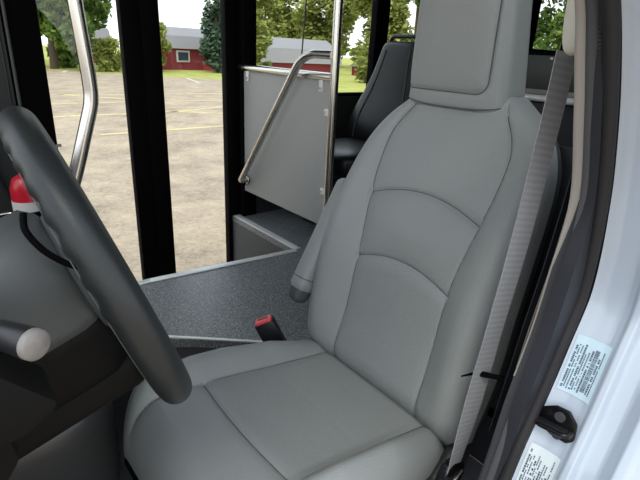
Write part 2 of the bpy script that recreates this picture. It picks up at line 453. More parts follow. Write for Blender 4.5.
far((21.3, 34.0), .84, 3.4, 1.15, M['leaf_b'], 'small bright yellow-green tree in front of the left end of the long barn', 25, n=4000, size=.26, low=.04)
far((25.4, 36.5), 1.62, 13, 6.0, M['leaf_b'], 'tall yellow-green tree rising behind the roof of the long barn', 17, n=17000, size=.6, low=.05)
far((31.2, 36.5), 1.30, 13.5, 5.8, M['leaf_b'], 'broad olive-green tree behind the right end of the long barn', 18, n=16000, size=.55, low=.03)
far((26.2, 26.2), .88, 2.6, 1.4, M['leaf_b'], 'small yellow-green tree beside the polished steel pole', 19, n=3000, size=.25, low=.05)
far((34.6, 32.4), 1.12, 12, 5.0, M['leaf_b'], 'tall yellow-green tree left of the black window post', 20, n=15000, size=.5, low=.02)
far((38.0, 25), 1.2, 4.8, 3.0, M['leaf_b'], 'pale green bush beyond the window above the black passenger seat', 21, n=7000, size=.4, low=.03)
far((24.0, 20.5), 1.0, 9.5, 2.0, M['leaf_a'], 'dark overhanging tree at the top of the window beside the driver headrest', 22, n=5000, size=.35, low=.50)
far((34, 16.6), 1.0, 9, 4.2, M['leaf_a'], 'dark green tree seen through the small window behind the driver seat', 23, n=12000, size=.42, low=.03)

# ------------------------------------------------------------------ bus shell
fl = slab('floor', [(-.62, 1.12), (.02, 1.12), (.70, 1.06), (.70, WY), (5.2, WY), (5.2, -.62), (.50, -.62), (.50, .30), (.30, .34), (-.02, .62), (-.30, .80), (-.62, .80)], PZ-.03, PZ, M['speckle']); struct(fl)
cf = slab('cab_floor', [(-1.1, -.36), (.10, -.38), (.14, -.60), (.50, -.60), (.50, .30), (.50, .80), (-1.1, .80)], -.04, 0, M['carpet']); struct(cf)
# riser between cab floor and raised floor
prism('floor_riser', [(-.30, .80, 0), (-.02, .62, 0), (.30, .34, 0), (.30, .34, PZ-.03), (-.02, .62, PZ-.03), (-.30, .80, PZ-.03)][:2]+[(-.02, .62, PZ-.03), (-.30, .80, PZ-.03)], (.02, .03, 0), M['carpet'])
struct(bpy.data.objects['floor_riser'])
o = prism('floor_riser', [(-.02, .62, 0), (.30, .34, 0), (.30, .34, PZ-.03), (-.02, .62, PZ-.03)], (.02, .02, 0), M['carpet']); struct(o)
# step well: riser facing the front of the bus, riser facing the door, lower step
o = box('step_riser', .70, .72, 1.06, WY, -.20, PZ-.03, M['riser']); struct(o)
o = prism('step_riser', [(-.62, 1.12, -.20), (.02, 1.12, -.20), (.02, 1.12, PZ-.03), (-.62, 1.12, PZ-.03)], (0, -.02, 0), M['speckle']); struct(o)
o = prism('step_riser', [(.02, 1.12, -.20), (.70, 1.06, -.20), (.70, 1.06, PZ-.03), (.02, 1.12, PZ-.03)], (0, -.02, 0), M['speckle']); struct(o)
o = box('step_tread', -.2, .70, 1.14, WY-.07, -.24, -.20, M['speckle']); struct(o)
o = box('cab_rear_panel', .50, .515, -.62, .22, 0, .93, M['darktrim'], bev=.003); struct(o)
# edgings
def edging(n, a, b, wd, side):
    a = Vector((*a, PZ)); b = Vector((*b, PZ)); d = (b-a).normalized(); nn = Vector((-d.y, d.x, 0))*side
    o = prism('trim_%d' % n, [a, b, b+nn*wd, a+nn*wd], (0, 0, .005), M['aluminium'], bev=.0015)
    o['kind'] = 'structure'; return o
edging(1, (-.45, 1.12), (.02, 1.12), .034, -1); edging(2, (.02, 1.12), (.705, 1.06), .034, -1)
edging(3, (.70, 1.052), (.70, WY-.01), .038, -1); edging(4, (.32, .325), (-.16, .735), .012, -1)

# passenger side wall: dark panel ahead of the door, lower wall and posts behind
wl = box('wall_right', -1.3, -.275, 1.60, WY, GZ+.25, 2.05, M['wall_dark']); struct(wl)
tube('panel_groove', [(-.262, 1.594, -.1), (-.262, 1.594, 2.0)], .006, M['dash'], wl, seg=8)
tube('panel_edge', [(-.290, 1.597, -.1), (-.290, 1.597, 2.0)], .004, M['black_plastic'], wl, seg=8)
bm = bmesh.new(); add_tube(bm, [(-.335, 1.60, 1.09), (-.335, 1.592, 1.09)], .012, 12); link('rivet', fin(bm), M['black_plastic'], wl)
o = box('wall_right_rear', .83, 5.2, WY-.04, WY+.01, PZ, .845, M['wall_dark']); o.name = 'wall_right'; struct(o)
o = box('wall_right', -.35, 5.2, WY-.02, WY+.03, 1.78, 2.08, M['wall_dark']); struct(o)
o = box('wall_rear', 5.2, 5.25, -.62, WY, PZ, 2.05, M['wall_dark']); struct(o)
o = box('wall_left', .62, 5.2, -.67, -.62, PZ, 2.05, M['wall_dark']); struct(o)
o = box('ceiling', -1.15, 5.2, -.62, WY, 2.05, 2.10, M['headliner']); struct(o)
o = box('wall_front', -1.35, -1.30, -.62, WY, GZ+.25, .74, M['wall_dark']); struct(o)

# entrance door
d1 = bpy.data.objects.new('door_1', None); COL.objects.link(d1); d1.location = (.3, WY, -.2); struct(d1)
def post(nm, a, b, z0=-.45, z1=1.9, par=None, y0=WY, y1=WY+.05, m='matte_black'):
    return box(nm, a, b, y0, y1, z0, z1, M[m], par, bev=.004)
post('door_post', -.275, -.140, par=d1)
post('door_post', .176, .2625, par=d1); post('door_post', .2615, .348, par=d1)
post('door_post', .678, .755, par=d1); post('door_post', .754, .83, par=d1, y0=WY-.045, y1=WY+.05)
post('bottom_rail', -.14, .176, -.46, -.40, d1); post('bottom_rail', .348, .678, -.46, -.40, d1)
post('top_rail', -.14, .176, 1.72, 1.80, d1); post('top_rail', .348, .678, 1.72, 1.80, d1)
box('glass_pane', -.14, .176, WY+.02, WY+.025, -.40, 1.72, M['glass'], d1)
box('glass_pane', .348, .678, WY+.02, WY+.025, -.40, 1.72, M['glass'], d1)
box('latch_tab', -.150, -.128, WY-.012, WY-.002, .66, .672, M['steel'], d1)

# side windows behind the partition
def window(n, x0, x1, z0, z1, wr=.05, wl_=.03):
    t = bpy.data.objects.new('window_%d' % n, None); COL.objects.link(t); t.location = ((x0+x1)/2, WY, z0); struct(t)
    bm = bmesh.new()
    add_box(bm, x0, x0+wl_, WY-.03, WY+.02, z0, z1, .003); add_box(bm, x1-wr, x1, WY-.03, WY+.02, z0, z1, .003)
    add_box(bm, x0+wl_, x1-wr, WY-.03, WY+.02, z0, z0+.02, .003); add_box(bm, x0+wl_, x1-wr, WY-.03, WY+.02, z1-.03, z1, .003)
    o = link('frame', fin(bm), M['matte_black'], t); set_sharp(o.data)
    box('glass_pane', x0+wl_, x1-wr, WY, WY+.005, z0+.02, z1-.03, M['glass'], t)
    return t
window(1, .83, 1.76, .845, 1.78, wr=.07, wl_=.01)
window(2, 1.76, 3.45, .845, 1.78, wr=.03, wl_=.04)
w3 = window(3, 3.45, 4.6, 1.18, 1.78, wr=.03, wl_=.12)
o = box('wall_right', 3.45, 4.6, WY-.03, WY+.02, .845, 1.18, M['wall_dark']); struct(o)
tube('bug_screen_bar', [(1.14, WY+.0, .865), (1.20, WY+.0, 1.75)], .004, M['trimgrey'], bpy.data.objects['window_1'], seg=8)
prism('slanted_frame', [(4.02, WY-.035, 1.16), (4.10, WY-.035, 1.16), (4.22, WY-.035, 1.78), (4.10, WY-.035, 1.78)], (0, -.02, 0), M['matte_black'], w3)

# ------------------------------------------------------------------ partition beside the door
pt = thing('partition_screen', 'grey laminate partition panel with steel top rail, pole and curved grab rail behind the door', 'partition', (.75, 1.25, PZ))
prism('panel', [(.752, 1.600, .355), (.752, 1.600, .985), (.752, .925, .985), (.752, .905, .965), (.752, .905, .355)], (.012, 0, 0), M['panel'], pt, bev=.002)
tube('top_rail', [(.75, 1.635, 1.0), (.75, .90, 1.0)], .017, M['steel'], pt)
tube('pole', [(.75, .888, PZ), (.75, .888, 2.05)], .018, M['steel'], pt, seg=18)
tube('grab_rail', fillet([(.735, 1.575, .425), (.70, 1.555, .425), (.70, 1.035, 1.085), (.735, .89, 1.085)], .13, 10), .017, M['steel'], pt)
bm = bmesh.new(); add_tube(bm, [(.738, 1.575, .425), (.752, 1.575, .425)], .03, 18); link('mounting_flange', fin(bm), M['steel'], pt)
tube('support_leg', [(.75, 1.615, PZ), (.75, 1.615, 1.0)], .012, M['matte_black'], pt)
for (y, z) in ((1.555, .968), (.965, .968)):
    c = box('clip', .742, .756, y-.012, y+.012, z-.03, z+.028, M['aluminium'], pt, bev=.003)
    tube('screw', [(.742, y, z-.015), (.739, y, z-.015)], .006, M['steel'], c, seg=10)
for (y, z) in ((.915, .86), (.915, .52)):
    c = box('clip', .740, .756, y-.02, y+.018, z-.014, z+.014, M['aluminium'], pt, bev=.003)
    tube('screw', [(.740, y+.008, z), (.737, y+.008, z)], .006, M['steel'], c, seg=10)

# ------------------------------------------------------------------ black passenger seat
ps = thing('passenger_seat', 'black vinyl passenger seat with black grab handle on top, beyond the steel pole', 'seat', (1.4, 1.25, PZ))
def seat_rings(fz, n=40, e=.45):
    rings = []
    for (cx, cy, cz, hx, hy) in fz:
        r = []
        for k in range(n):
            a = 2*PI*k/n; ca, sa = math.cos(a), math.sin(a)
            r.append(Vector((cx+hx*math.copysign(abs(ca)**e, ca), cy+hy*math.copysign(abs(sa)**e, sa), cz)))
        rings.append(r)
    return rings
cy = 1.19
prof = [(.60, 1.36, .06, .215), (.64, 1.37, .075, .235), (.72, 1.39, .078, .245), (.80, 1.41, .07, .235), (.90, 1.44, .06, .20), (1.0, 1.46, .052, .165), (1.08, 1.475, .048, .145), (1.14, 1.485, .042, .13), (1.16, 1.488, .03, .115), (1.165, 1.488, .01, .09)]
rows = []
for i in range(41):
    z = .60+(1.165-.60)*(i/40)
    rows.append((sinterp([(p[0], p[1]) for p in prof], z), cy, z, max(.008, sinterp([(p[0], p[2]) for p in prof], z)), sinterp([(p[0], p[3]) for p in prof], z)))
link('backrest', loft(seat_rings(rows)), M['black_vinyl'], ps)
for s in (-1, 1):
    pts = [(sinterp([(p[0], p[1]-p[2]) for p in prof], z)-.001, cy+s*sinterp([(p[0], p[3]*.62) for p in prof], z), z) for z in [.66+.46*k/20 for k in range(21)]]
    tube('seam', pts, .003, M['thread'], ps, seg=6)
tube('grab_handle', fillet([(1.50, cy-.115, 1.07), (1.50, cy-.115, 1.19), (1.50, cy+.115, 1.19), (1.50, cy+.115, 1.07)], .035, 8), .011, M['gloss_black'], ps)
superell('seat_cushion', (1.17, cy+.02, .575), .25, .235, .075, M['black_vinyl'], ps, e=.45)
box('seat_base', 1.0, 1.36, cy-.18, cy+.20, PZ, .52, M['black_plastic'], ps, bev=.01)

# ------------------------------------------------------------------ barrier behind the driver
bt = thing('driver_barrier', 'dark barrier panel with slim silver rail behind the driver seat', 'barrier', (.86, 0, PZ))
box('lower_panel', .86, .875, -.55, .30, PZ+.02, .985, M['darktrim'], bt, bev=.002)
tube('silver_rail', [(.85, .30, 1.0), (.85, -.55, 1.0)], .0095, M['aluminium'], bt)
box('upper_panel', .862, .872, -.55, .30, 1.02, 1.118, M['smoke'], bt, bev=.002)
box('rail_trim', .855, .862, -.55, .30, 1.010, 1.024, M['taupe'], bt, bev=.001)
tube('post', [(.875, .30, PZ), (.875, .30, 2.05)], .016, M['matte_black'], bt)
tube('post', [(.875, -.55, PZ), (.875, -.55, 2.05)], .016, M['matte_black'], bt)
bm = bmesh.new(); add_tube(bm, [(.862, .068, 1.11), (.856, .068, 1.11)], .004, 10); link('bolt', fin(bm), M['label_white'], bt)

# ------------------------------------------------------------------ driver seat
CYS = .045
ds = thing('bucket_seat', 'large grey vinyl driver seat with tall built-in headrest and stitched panels', 'seat', (0., CYS, 0.))
XC = [(.24, .175), (.31, .20), (.435, .240), (.60, .272), (.75, .318), (.90, .378), (1.0, .418), (1.06, .435)]
WW = [(.24, .27), (.30, .285), (.45, .292), (.60, .290), (.70, .286), (.80, .278), (.87, .265), (.92, .244), (.955, .218), (.985, .185), (1.01, .150), (1.03, .12)]
SS = [(.24, .150), (.32, .150), (.60, .148), (.755, .166), (.82, .174), (.90, .174), (.94, .160), (1.0, .122), (1.06, .12)]
BB = [(.24, .0), (.30, .014), (.37, .042), (.45, .058), (.70, .050), (.85, .030), (.95, .012), (1.06, .004)]
def arc1(v): return .788-1.22*v*v
def arc2(v): return .620-1.45*v*v
def back_front(v, z):
    w_ = sinterp(WW, z); s = sinterp(SS, z); b = sinterp(BB, z); xc = sinterp(XC, z)
    q = min(1., abs(v)/w_)
    # bolster rise outside the seam
    u = max(0., (abs(v)-s*.86)/(w_-s*.86)); rise = b*(.5-.5*math.cos(min(1, u*1.35)*PI))
    # roll-off to the side
    half = .06+rise
    roll = half*(1-(1-q**7)**(1/2.2))
    x = xc-rise+roll+.012*(abs(v)/.15)**2*-.15
    # grooves at the seams and soft pillows between them
    g = 0
    ds_ = abs(v)-s
    g += .0050*math.exp(-(ds_/.0042)**2)+.0045*math.exp(-(ds_/.016)**2)
    if abs(v) < s+.004:
        for fn, wt in ((arc1, 1), (arc2, 1)):
            dz = z-fn(v); g += wt*(.0048*math.exp(-(dz/.0042)**2)+.0050*math.exp(-(dz/.018)**2))
    x += .012*max(0, (.345-z)/.05)**2
    x -= .008*math.exp(-((z-.69)/.05)**2)*(max(0, 1-(abs(v)/s)**2)) if abs(v) < s else 0
    return x+g
Z0, Z1 = .26, 1.025
def back_mesh():
    rings = []; NZ = 230; NV = 150; NB = 30
    for j in range(NZ+1):
        z = Z0+(Z1-Z0)*j/NZ; w_ = sinterp(WW, z)
        r = []
        capf = 1.0
        for k in range(NV+1):
            th = -PI/2+PI*k/NV; v = w_*(math.sin(th)*.55+.45*(2*k/NV-1)) if True else 0
            r.append(Vector((back_front(v, z), CYS+v, z)))
        xm = sinterp(XC, z)+.06; dp = interp([(.24, .06), (.5, .075), (.9, .05), (.96, .03), (1.03, -.03)], z)
        for k in range(1, NB):
            a = PI*k/NB; cv = math.cos(a); sv = math.sin(a)
            r.append(Vector((xm+dp*abs(sv)**.6, CYS+w_*math.copysign(abs(cv)**.6, cv), z)))
        rings.append(r)
    front = [r[:NV+1] for r in rings]; rear = [r[NV:]+[r[0]] for r in rings]
    return front, rear
fr_, re_ = back_mesh()
link('backrest', loft(fr_, closed=False), M['vinyl'], ds)
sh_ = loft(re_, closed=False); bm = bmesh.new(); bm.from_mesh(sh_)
link('back_rear', fin(bm), M['shell'], ds)['label'] = 'dark grey rear half of the backrest'  # rear half of the backrest surface, in a darker grey
def seam(pts, par=ds, r=.0012): return tube('seam', pts, r, M['thread'], par, seg=6)
for sgn in (-1, 1):
    seam([(back_front(sgn*sinterp(SS, z), z)-.0004, CYS+sgn*sinterp(SS, z), z) for z in [.30+(.985-.30)*k/60 for k in range(61)]])
for fn in (arc1, arc2):
    pts = []
    for k in range(41):
        s_ = sinterp(SS, fn(.16)); v = -s_+2*s_*k/40; z = fn(v); pts.append((back_front(v, z)-.0004, CYS+v, z))
    seam(pts)
# headrest
HC = .070
def head_ring(z, grow=1.):
    q = (z-.985)/.36
    hw = interp([(0, .142), (.3, .135), (.61, .127), (1, .120)], q)*grow; xf = .405-.01*q; xb = .535-.045*q
    mid = (xf+xb)/2; hd = (xb-xf)/2
    r = []; N = 120
    for k in range(N):
        a = 2*PI*k/N; ca, sa = math.cos(a), math.sin(a)
        r.append(Vector((mid-hd*grow*math.copysign(abs(ca)**.42, ca), HC+hw*math.copysign(abs(sa)**.42, sa), z)))
    return r
def head_mesh():
    rings = []
    for j in range(91):
        z = .985+.38*j/90
        g = 1.-.10*max(0, (.012-(z-.985))/.012)**2
        if z > 1.33: g *= max(.3, math.sqrt(max(.05, 1-((z-1.33)/.052)**2)))
        r = head_ring(z, g)
        zp = 1.024
        for p in r:
            v = p.y-HC
            front = p.x < .47+.2*(z-1.0)
            if front:
                d = min(z-zp, .100+v) # rounded-corner panel seam distance
                cr = .03; dx = .100+v; dz = z-zp
                if dx < cr and dz < cr: d = cr-math.hypot(cr-dx, cr-dz)
                if abs(v) < .128:
                    p.x += .0045*math.exp(-(d/.0045)**2)
                    if d > 0: p.x -= .006*(1-math.exp(-d/.02))
        rings.append(r)
    return loft(rings)
hd = link('headrest', head_mesh(), M['vinyl'], ds)
def head_x(v, z):
    q = (z-.985)/.36; hw = interp([(0, .142), (.3, .135), (.61, .127), (1, .120)], q); xf = .405-.01*q; xb = .535-.045*q
    mid = (xf+xb)/2; h_ = (xb-xf)/2; sa = (abs(v)/hw)**(1/.42); ca = math.sqrt(max(0, 1-sa*sa))
    return mid-h_*ca**.42
pl = [Vector((0, .128, 1.024)), Vector((0, -.070, 1.024))]+[Vector((0, -.070-.03*math.sin(a), 1.054-.03*math.cos(a))) for a in [PI/2*k/8 for k in range(1, 9)]]+[Vector((0, -.100, 1.054+.24*k/14)) for k in range(1, 15)]
P2 = []
for a, b in zip(pl, pl[1:]):
    n_ = max(1, int((b-a).length/.008))
    for k in range(n_): P2.append(a.lerp(b, k/n_))
seam([(head_x(p.y, p.z)+.0025, HC+p.y, p.z) for p in P2], hd)
# seam where the headrest meets the shoulders
pts = []
for k in range(61):
    v = -.140+.280*k/60; pts.append((head_x(v*.995, .990)+.001, HC+v, .989+.012*(abs(v)/.14)**3))
seam(pts, hd, .0018)

# cushion
CX0, CX1 = -.368, .26
def cush_w(x):
    u = (x-CX0)/.09
    base = interp([(-.39, .265), (-.2, .272), (.0, .268), (.26, .262)], x)
    return base*(1-.24*max(0, 1-u)**2.2) if u < 1 else base
def cush_top(x, v):
    w_ = cush_w(x); zc = interp([(-.39, .366), (-.30, .380), (-.18, .370), (.0, .337), (.12, .320), (.19, .312), (.26, .305)], x)
    s = .158 if v > 0 else .196; u = max(0., (abs(v)-s*.86)/(w_-s*.86)); rise = interp([(-.39, .005), (-.25, .042), (-.1, .056), (.04, .048), (.18, .012), (.26, .0)], x)*(.5-.5*math.cos(min(1, u*1.5)*PI))
    fe = max(0., (CX0+.085-x)/.085); drop = .10*(1-math.sqrt(max(0, 1-fe**2.6)))
    drop += .030*max(0, (x-.172)/.04)**2.2
    q = min(1, abs(v)/w_); roll = (.075+rise)*(1-(1-q**7)**(1/2.3))
    z = zc+rise-drop-roll
    g = 0
    if x > -.183 or v > 0: g += .0045*math.exp(-((abs(v)-s)/.0042)**2)+.0045*math.exp(-((abs(v)-s)/.016)**2)
    xs = -.182-.012*(1-(v/.196)**2) if abs(v) < .196 else -.182-.5*(abs(v)-.196)
    if v > s: xs = -9
    g += .0040*math.exp(-((x-xs)/.0042)**2)+.0035*math.exp(-((x-xs)/.016)**2)
    return z-g
def cush_mesh():
    rings = []; NX = 210; NV = 130; NB = 24
    for j in range(NX+1):
        x = CX0+(CX1-CX0)*j/NX; w_ = cush_w(x); r = []
        for k in range(NV+1):
            th = -PI/2+PI*k/NV; v = w_*(math.sin(th)*.55+.45*(2*k/NV-1)); r.append(Vector((x, CYS+v, cush_top(x, v))))
        zb = interp([(-.385, .245), (-.30, .20), (.26, .20)], x); zm = cush_top(x, w_)
        for k in range(1, NB):
            a = PI*k/NB; r.append(Vector((x+0, CYS+w_*math.copysign(abs(math.cos(a))**.5, math.cos(a)), zm+(zb-zm)*abs(math.sin(a))**.5)))
        rings.append(r)
    return loft(rings)
cu = link('seat_cushion', cush_mesh(), M['vinyl'], ds)
for sgn in (-1, 1):
    seam([(x, CYS+(.158 if sgn > 0 else -.196), cush_top(x, .158 if sgn > 0 else -.196)+.0004) for x in [(-.182 if sgn < 0 else -.345)+(.19+(.182 if sgn < 0 else .345))*k/50 for k in range(51)]], cu)
    # seam running out to the cushion side at the front corner
pts = []
for k in range(61):
    v = -.255+.413*k/60; x = -.182-.012*(1-(v/.196)**2) if abs(v) < .196 else -.182-.5*(abs(v)-.196)
    pts.append((x, CYS+v, cush_top(x, v)+.0004))
seam(pts, cu)
# armrest folded up on the passenger side
ax = Vector((.190, .340, .43)); bx_ = Vector((.355, .322, .76)); dr = (bx_-ax); L = dr.length; dr.normalize(); fx = Vector((dr.z, 0, -dr.x))
rings = []
for j in range(41):
    q = j/40; end = min(1, math.sqrt(max(.02, 1-(max(0, .10-q)/.10)**2))) * min(1, math.sqrt(max(.02, 1-(max(0, q-.93)/.07)**2)))
    r = []
    for k in range(28):
        a = 2*PI*k/28; ca, sa = math.cos(a), math.sin(a)
        r.append(ax+dr*L*q+fx*(.036*end*math.copysign(abs(ca)**.6, ca))+Vector((0, .032*end*math.copysign(abs(sa)**.6, sa), 0)))
    rings.append(r)
ar = link('armrest', loft(rings), M['vinyl'], ds)
seam([ax+dr*L*q-fx*.034+Vector((0, -.012, 0)) for q in [.1+.8*k/20 for k in range(21)]], ar)
rr = []
for j in range(3):
    rr.append([p+Vector((0, 0, 0)) for p in rings[6]])
seam([p for p in [ax+dr*L*.14+fx*(.0365*math.copysign(abs(math.cos(a))**.6, math.cos(a)))+Vector((0, .0325*math.copysign(abs(math.sin(a))**.6, math.sin(a)), 0)) for a in [2*PI*k/28 for k in range(29)]]], ar)
cap = superell('armrest_cap', ax+dr*.016, .030, .026, .040, M['dash'], ds, e=.6, rot=Matrix.Rotation(math.atan2(dr.x, dr.z), 4, 'Y'))
tube('armrest_pivot', [(.30, .24, .50), (.30, .32, .50)], .02, M['black_plastic'], ds)
# seat base, side cover, slide rails
box('seat_base', -.22, .22, CYS-.20, CYS+.20, .04, .24, M['black_plastic'], ds, bev=.015)
for s in (-1, 1): box('slide_rail', -.30, .30, CYS+s*.16-.02, CYS+s*.16+.02, 0, .04, M['steel'], ds, bev=.004)
prism('side_cover', [(-.28, -.235, .12), (-.30, -.235, .20), (.0, -.235, .21), (.14, -.235, .24), (.20, -.235, .29), (.28, -.235, .28), (.25, -.235, .12)], (0, .022, 0), M['black_plastic'], ds, bev=.006)

# ------------------------------------------------------------------ buckle
bk = thing('seat_belt_buckle', 'black seat belt buckle with red release button beside the driver cushion', 'seat belt buckle', (.02, .33, .30))
d = Vector((-.40, .27, 1)).normalized(); side = Vector((.80, -.60, 0)); side = (side-d*side.dot(d)).normalized(); nn = d.cross(side)
def frame(o_, s_, n_, d_):
    m_ = Matrix((s_, n_, d_)).transposed().to_4x4(); m_.translation = o_; return m_
BP = Vector((.095, .342, .322)); fm = frame(BP, side, nn, d)
box('buckle_body', -.029, .029, -.017, .017, -.05, .052, M['black_plastic'], bk, bev=.005, mtx=fm)
rb = box('release_button', -.0245, .0245, -.0135, .0135, .042, .058, M['red'], bk, bev=.003, mtx=fm)
box('tongue_slot', -.016, .016, .001, .006, .0570, .0586, M['slot'], rb, bev=.0003, mtx=fm)
ribbon('stalk', [BP+d*-.03, BP+d*-.09, BP+d*-.15+Vector((.02, 0, 0))], [side]*3, .03, M['black_plastic'], bk, th=.008)

# ------------------------------------------------------------------ steering wheel
ty = math.radians(-5); tt = math.radians(20)
WC = Vector((-.422, .0, .81)); WN = Vector((math.cos(tt)*math.cos(ty), math.cos(tt)*math.sin(ty), math.sin(tt)))
WV = Vector((-math.sin(tt)*math.cos(ty), -math.sin(tt)*math.sin(ty), math.cos(tt))); WU = WN.cross(WV)
def W(u, v, n): return WC+WU*u+WV*v+WN*n
sw = thing('steering_wheel', 'dark charcoal steering wheel with finger-grip rim in the left foreground', 'steering wheel', tuple(WC))
R0 = .200; r0_ = .0230
bm = bmesh.new(); rings = []; NA = 180; NS = 28
for i in range(NA):
    a = 2*PI*i/NA; row = []
    for k in range(NS):
        b = 2*PI*k/NS
        rr_ = r0_*(1+.04*math.cos(2*b))
        inner = max(0, math.sin(b-.5))**1.5       # finger scallops on the inner back side
        rr_ += .0026*inner*math.cos(a*34)*(1 if math.sin(a) > .1 and abs(math.cos(a)) > .2 else 0)
        rad = R0+rr_*math.cos(b); row.append(bm.verts.new(W(rad*math.cos(a), rad*math.sin(a), rr_*math.sin(b)*-1)))
    rings.append(row)
for i in range(NA):
    for k in range(NS):
        bm.faces.new((rings[i][k], rings[(i+1) % NA][k], rings[(i+1) % NA][(k+1) % NS], rings[i][(k+1) % NS]))
rim = link('rim', fin(bm), M['rim'], sw)
tube('stitch_line', [W((R0-.001)*math.cos(2*PI*k/120), (R0-.001)*math.sin(2*PI*k/120), -r0_*.97) for k in range(120)], .0009, M['dash'], rim, seg=5, closed=True)
def disc_rings(specs, n=48, sq=1.0):
    out = []
    for s_, ru, rv, ov in specs:
        out.append([W(ru*math.copysign(abs(math.cos(2*PI*k/n))**sq, math.cos(2*PI*k/n)), ov+rv*math.copysign(abs(math.sin(2*PI*k/n))**sq, math.sin(2*PI*k/n)), s_) for k in range(n)])
    return out
link('hub_cover', loft(disc_rings([(-.035, .082, .09, 0), (-.02, .092, .10, 0), (-.01, .088, .096, 0), (.01, .075, .08, 0), (.02, .05, .055, 0)])), M['dash'], sw)
for a0 in (8, 172, 250, 290):
    a = math.radians(a0); p0 = (.07*math.cos(a), .07*math.sin(a)); p1 = (.192*math.cos(a), .192*math.sin(a))
    q = Vector((-math.sin(a), math.cos(a)))*.018
    pts = [W(p0[0]-q.x*1.4, p0[1]-q.y*1.4, -.022), W(p1[0]-q.x*.7, p1[1]-q.y*.7, -.006), W(p1[0]+q.x*.7, p1[1]+q.y*.7, -.006), W(p0[0]+q.x*1.4, p0[1]+q.y*1.4, -.022)]
    prism('spoke', pts, WN*.014, M['black_plastic'], sw, bev=.004)

# column
sc = thing('steering_column', 'dark grey steering column shroud behind the steering wheel', 'steering column', tuple(W(0, 0, -.2)))
sh = loft(disc_rings([(-.028, .060, .10, -.03), (-.040, .074, .118, -.024), (-.055, .082, .127, -.021), (-.10, .086, .126, -.022), (-.18, .088, .118, -.028), (-.40, .092, .115, -.030)], n=72, sq=.62))
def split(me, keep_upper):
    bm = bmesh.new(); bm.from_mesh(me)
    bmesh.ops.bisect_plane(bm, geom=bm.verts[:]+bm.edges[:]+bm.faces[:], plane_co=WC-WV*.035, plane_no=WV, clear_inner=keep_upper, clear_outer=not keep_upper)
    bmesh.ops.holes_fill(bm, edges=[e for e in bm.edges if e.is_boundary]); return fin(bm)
link('upper_shroud', split(sh, True), M['dash'], sc); link('shaded_lower_shroud', split(sh, False), M['underdash_shade'], sc)  # one shroud cut in two; shade on its lower half painted as darker plastic
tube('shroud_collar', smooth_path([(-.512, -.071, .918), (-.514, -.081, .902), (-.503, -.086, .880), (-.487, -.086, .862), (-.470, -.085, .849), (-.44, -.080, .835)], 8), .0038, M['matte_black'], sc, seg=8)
box('lower_cover', -.070, .065, -.178, -.12, -.40, -.020, M['underdash_shade'], sc, bev=.02, seg=4, mtx=Matrix.Translation(WC) @ Matrix((WU, WV, WN)).transposed().to_4x4())
# stalk lever on the column, pointing to the door
lv = thing('column_lever', 'black column lever with worn round grey end knob', 'lever', (-.60, -.12, .80))
A = Vector((-.593, -.12, .836)); B = Vector((-.538, -.225, .843))
ddl = (B-A).normalized()
tube('lever_arm', [A-ddl*.04, A+ddl*.05, B-ddl*.045], [.008, .009, .0105], M['black_plastic'], lv)
tube('lever_grip', [B-ddl*.055, B-ddl*.05, B-ddl*.012, B-ddl*.006], [.011, .0135, .0150, .0150], M['black_plastic'], lv, seg=24)
tube('end_knob', [B-ddl*.006, B-ddl*.001, B+ddl*.001], [.0148, .0146, .0125], M['knobgrey'], lv, seg=28)

# ------------------------------------------------------------------ dashboard
db = thing('dashboard', 'dark grey dashboard with cup holder left of the steering wheel', 'dashboard', (-.8, .4, .6))
prism('knee_panel', [(-.62, -.22, .845), (-.585, -.22, .838), (-.528, -.22, .772), (-.532, -.22, .762), (-.56, -.22, .745), (-.66, -.22, .735), (-.95, -.22, .80)], (0, .07, 0), M['underdash_shade'], db, bev=.006)
prism('knee_bolster', [(-.62, -.15, .80), (-.575, -.15, .735), (-.565, -.15, .66), (-.62, -.15, .58), (-.95, -.15, .60), (-.95, -.15, .80)], (0, .18, 0), M['underdash_shade'], db, bev=.01)
superell('dash_body', (-.90, .45, .72), .32, .62, .18, M['dash'], db, e=.35)
superell('console_top', (-.53, .68, .585), .15, .19, .075, M['dash'], db, e=.5)
cup = tube('cup_holder', [(-.462+.042*math.cos(2*PI*k/32), .700+.042*math.sin(2*PI*k/32), .672) for k in range(32)], .005, M['steel'], db, seg=8, closed=True)
tube('cup_well', [(-.462, .70, .60), (-.462, .70, .671)], .041, M['matte_black'], db, seg=28)
box('lower_dash', -.95, -.66, -.10, .30, .36, .66, M['black_plastic'], db, bev=.03, seg=4)

ec = thing('engine_cover', 'glossy black rounded engine cover between the footwell and the seat', 'engine cover', (-.7, .5, 0))
superell('cover_shell', (-.69, .55, .178), .35, .27, .178, M['cover'], ec, e=.36, nu=48, nv=32)

# handrail, extinguisher, hose
hr = thing('entry_handrail', 'bent polished steel handrail rising at the front of the entrance steps', 'handrail', (-.3, .75, .5))
tube('rail', fillet([(-.40, .75, .45), (-.281, .75, .743), (-.214, .75, .945), (-.214, .75, 1.0), (-.250, .75, 1.6)], .05, 8), .0185, M['steel'], hr, seg=20)
fe = thing('fire_extinguisher', 'red fire extinguisher with white label mounted low behind the steering wheel', 'fire extinguisher', (-.33, 1.25, .2))
tube('tank', [(-.335, 1.25, .24), (-.335, 1.25, .25), (-.335, 1.25, .60), (-.335, 1.25, .635), (-.335, 1.25, .65)], [.045, .052, .052, .04, .018], M['redpaint'], fe, seg=28)
tube('label', [(-.335, 1.25, .36), (-.335, 1.25, .56)], .0526, M['label_white'], fe, seg=28)
tube('strap', [(-.335, 1.25, .50), (-.335, 1.25, .525)], .054, M['matte_black'], fe, seg=28)
tube('valve', [(-.335, 1.25, .65), (-.335, 1.25, .69)], .014, M['steel'], fe, seg=12)
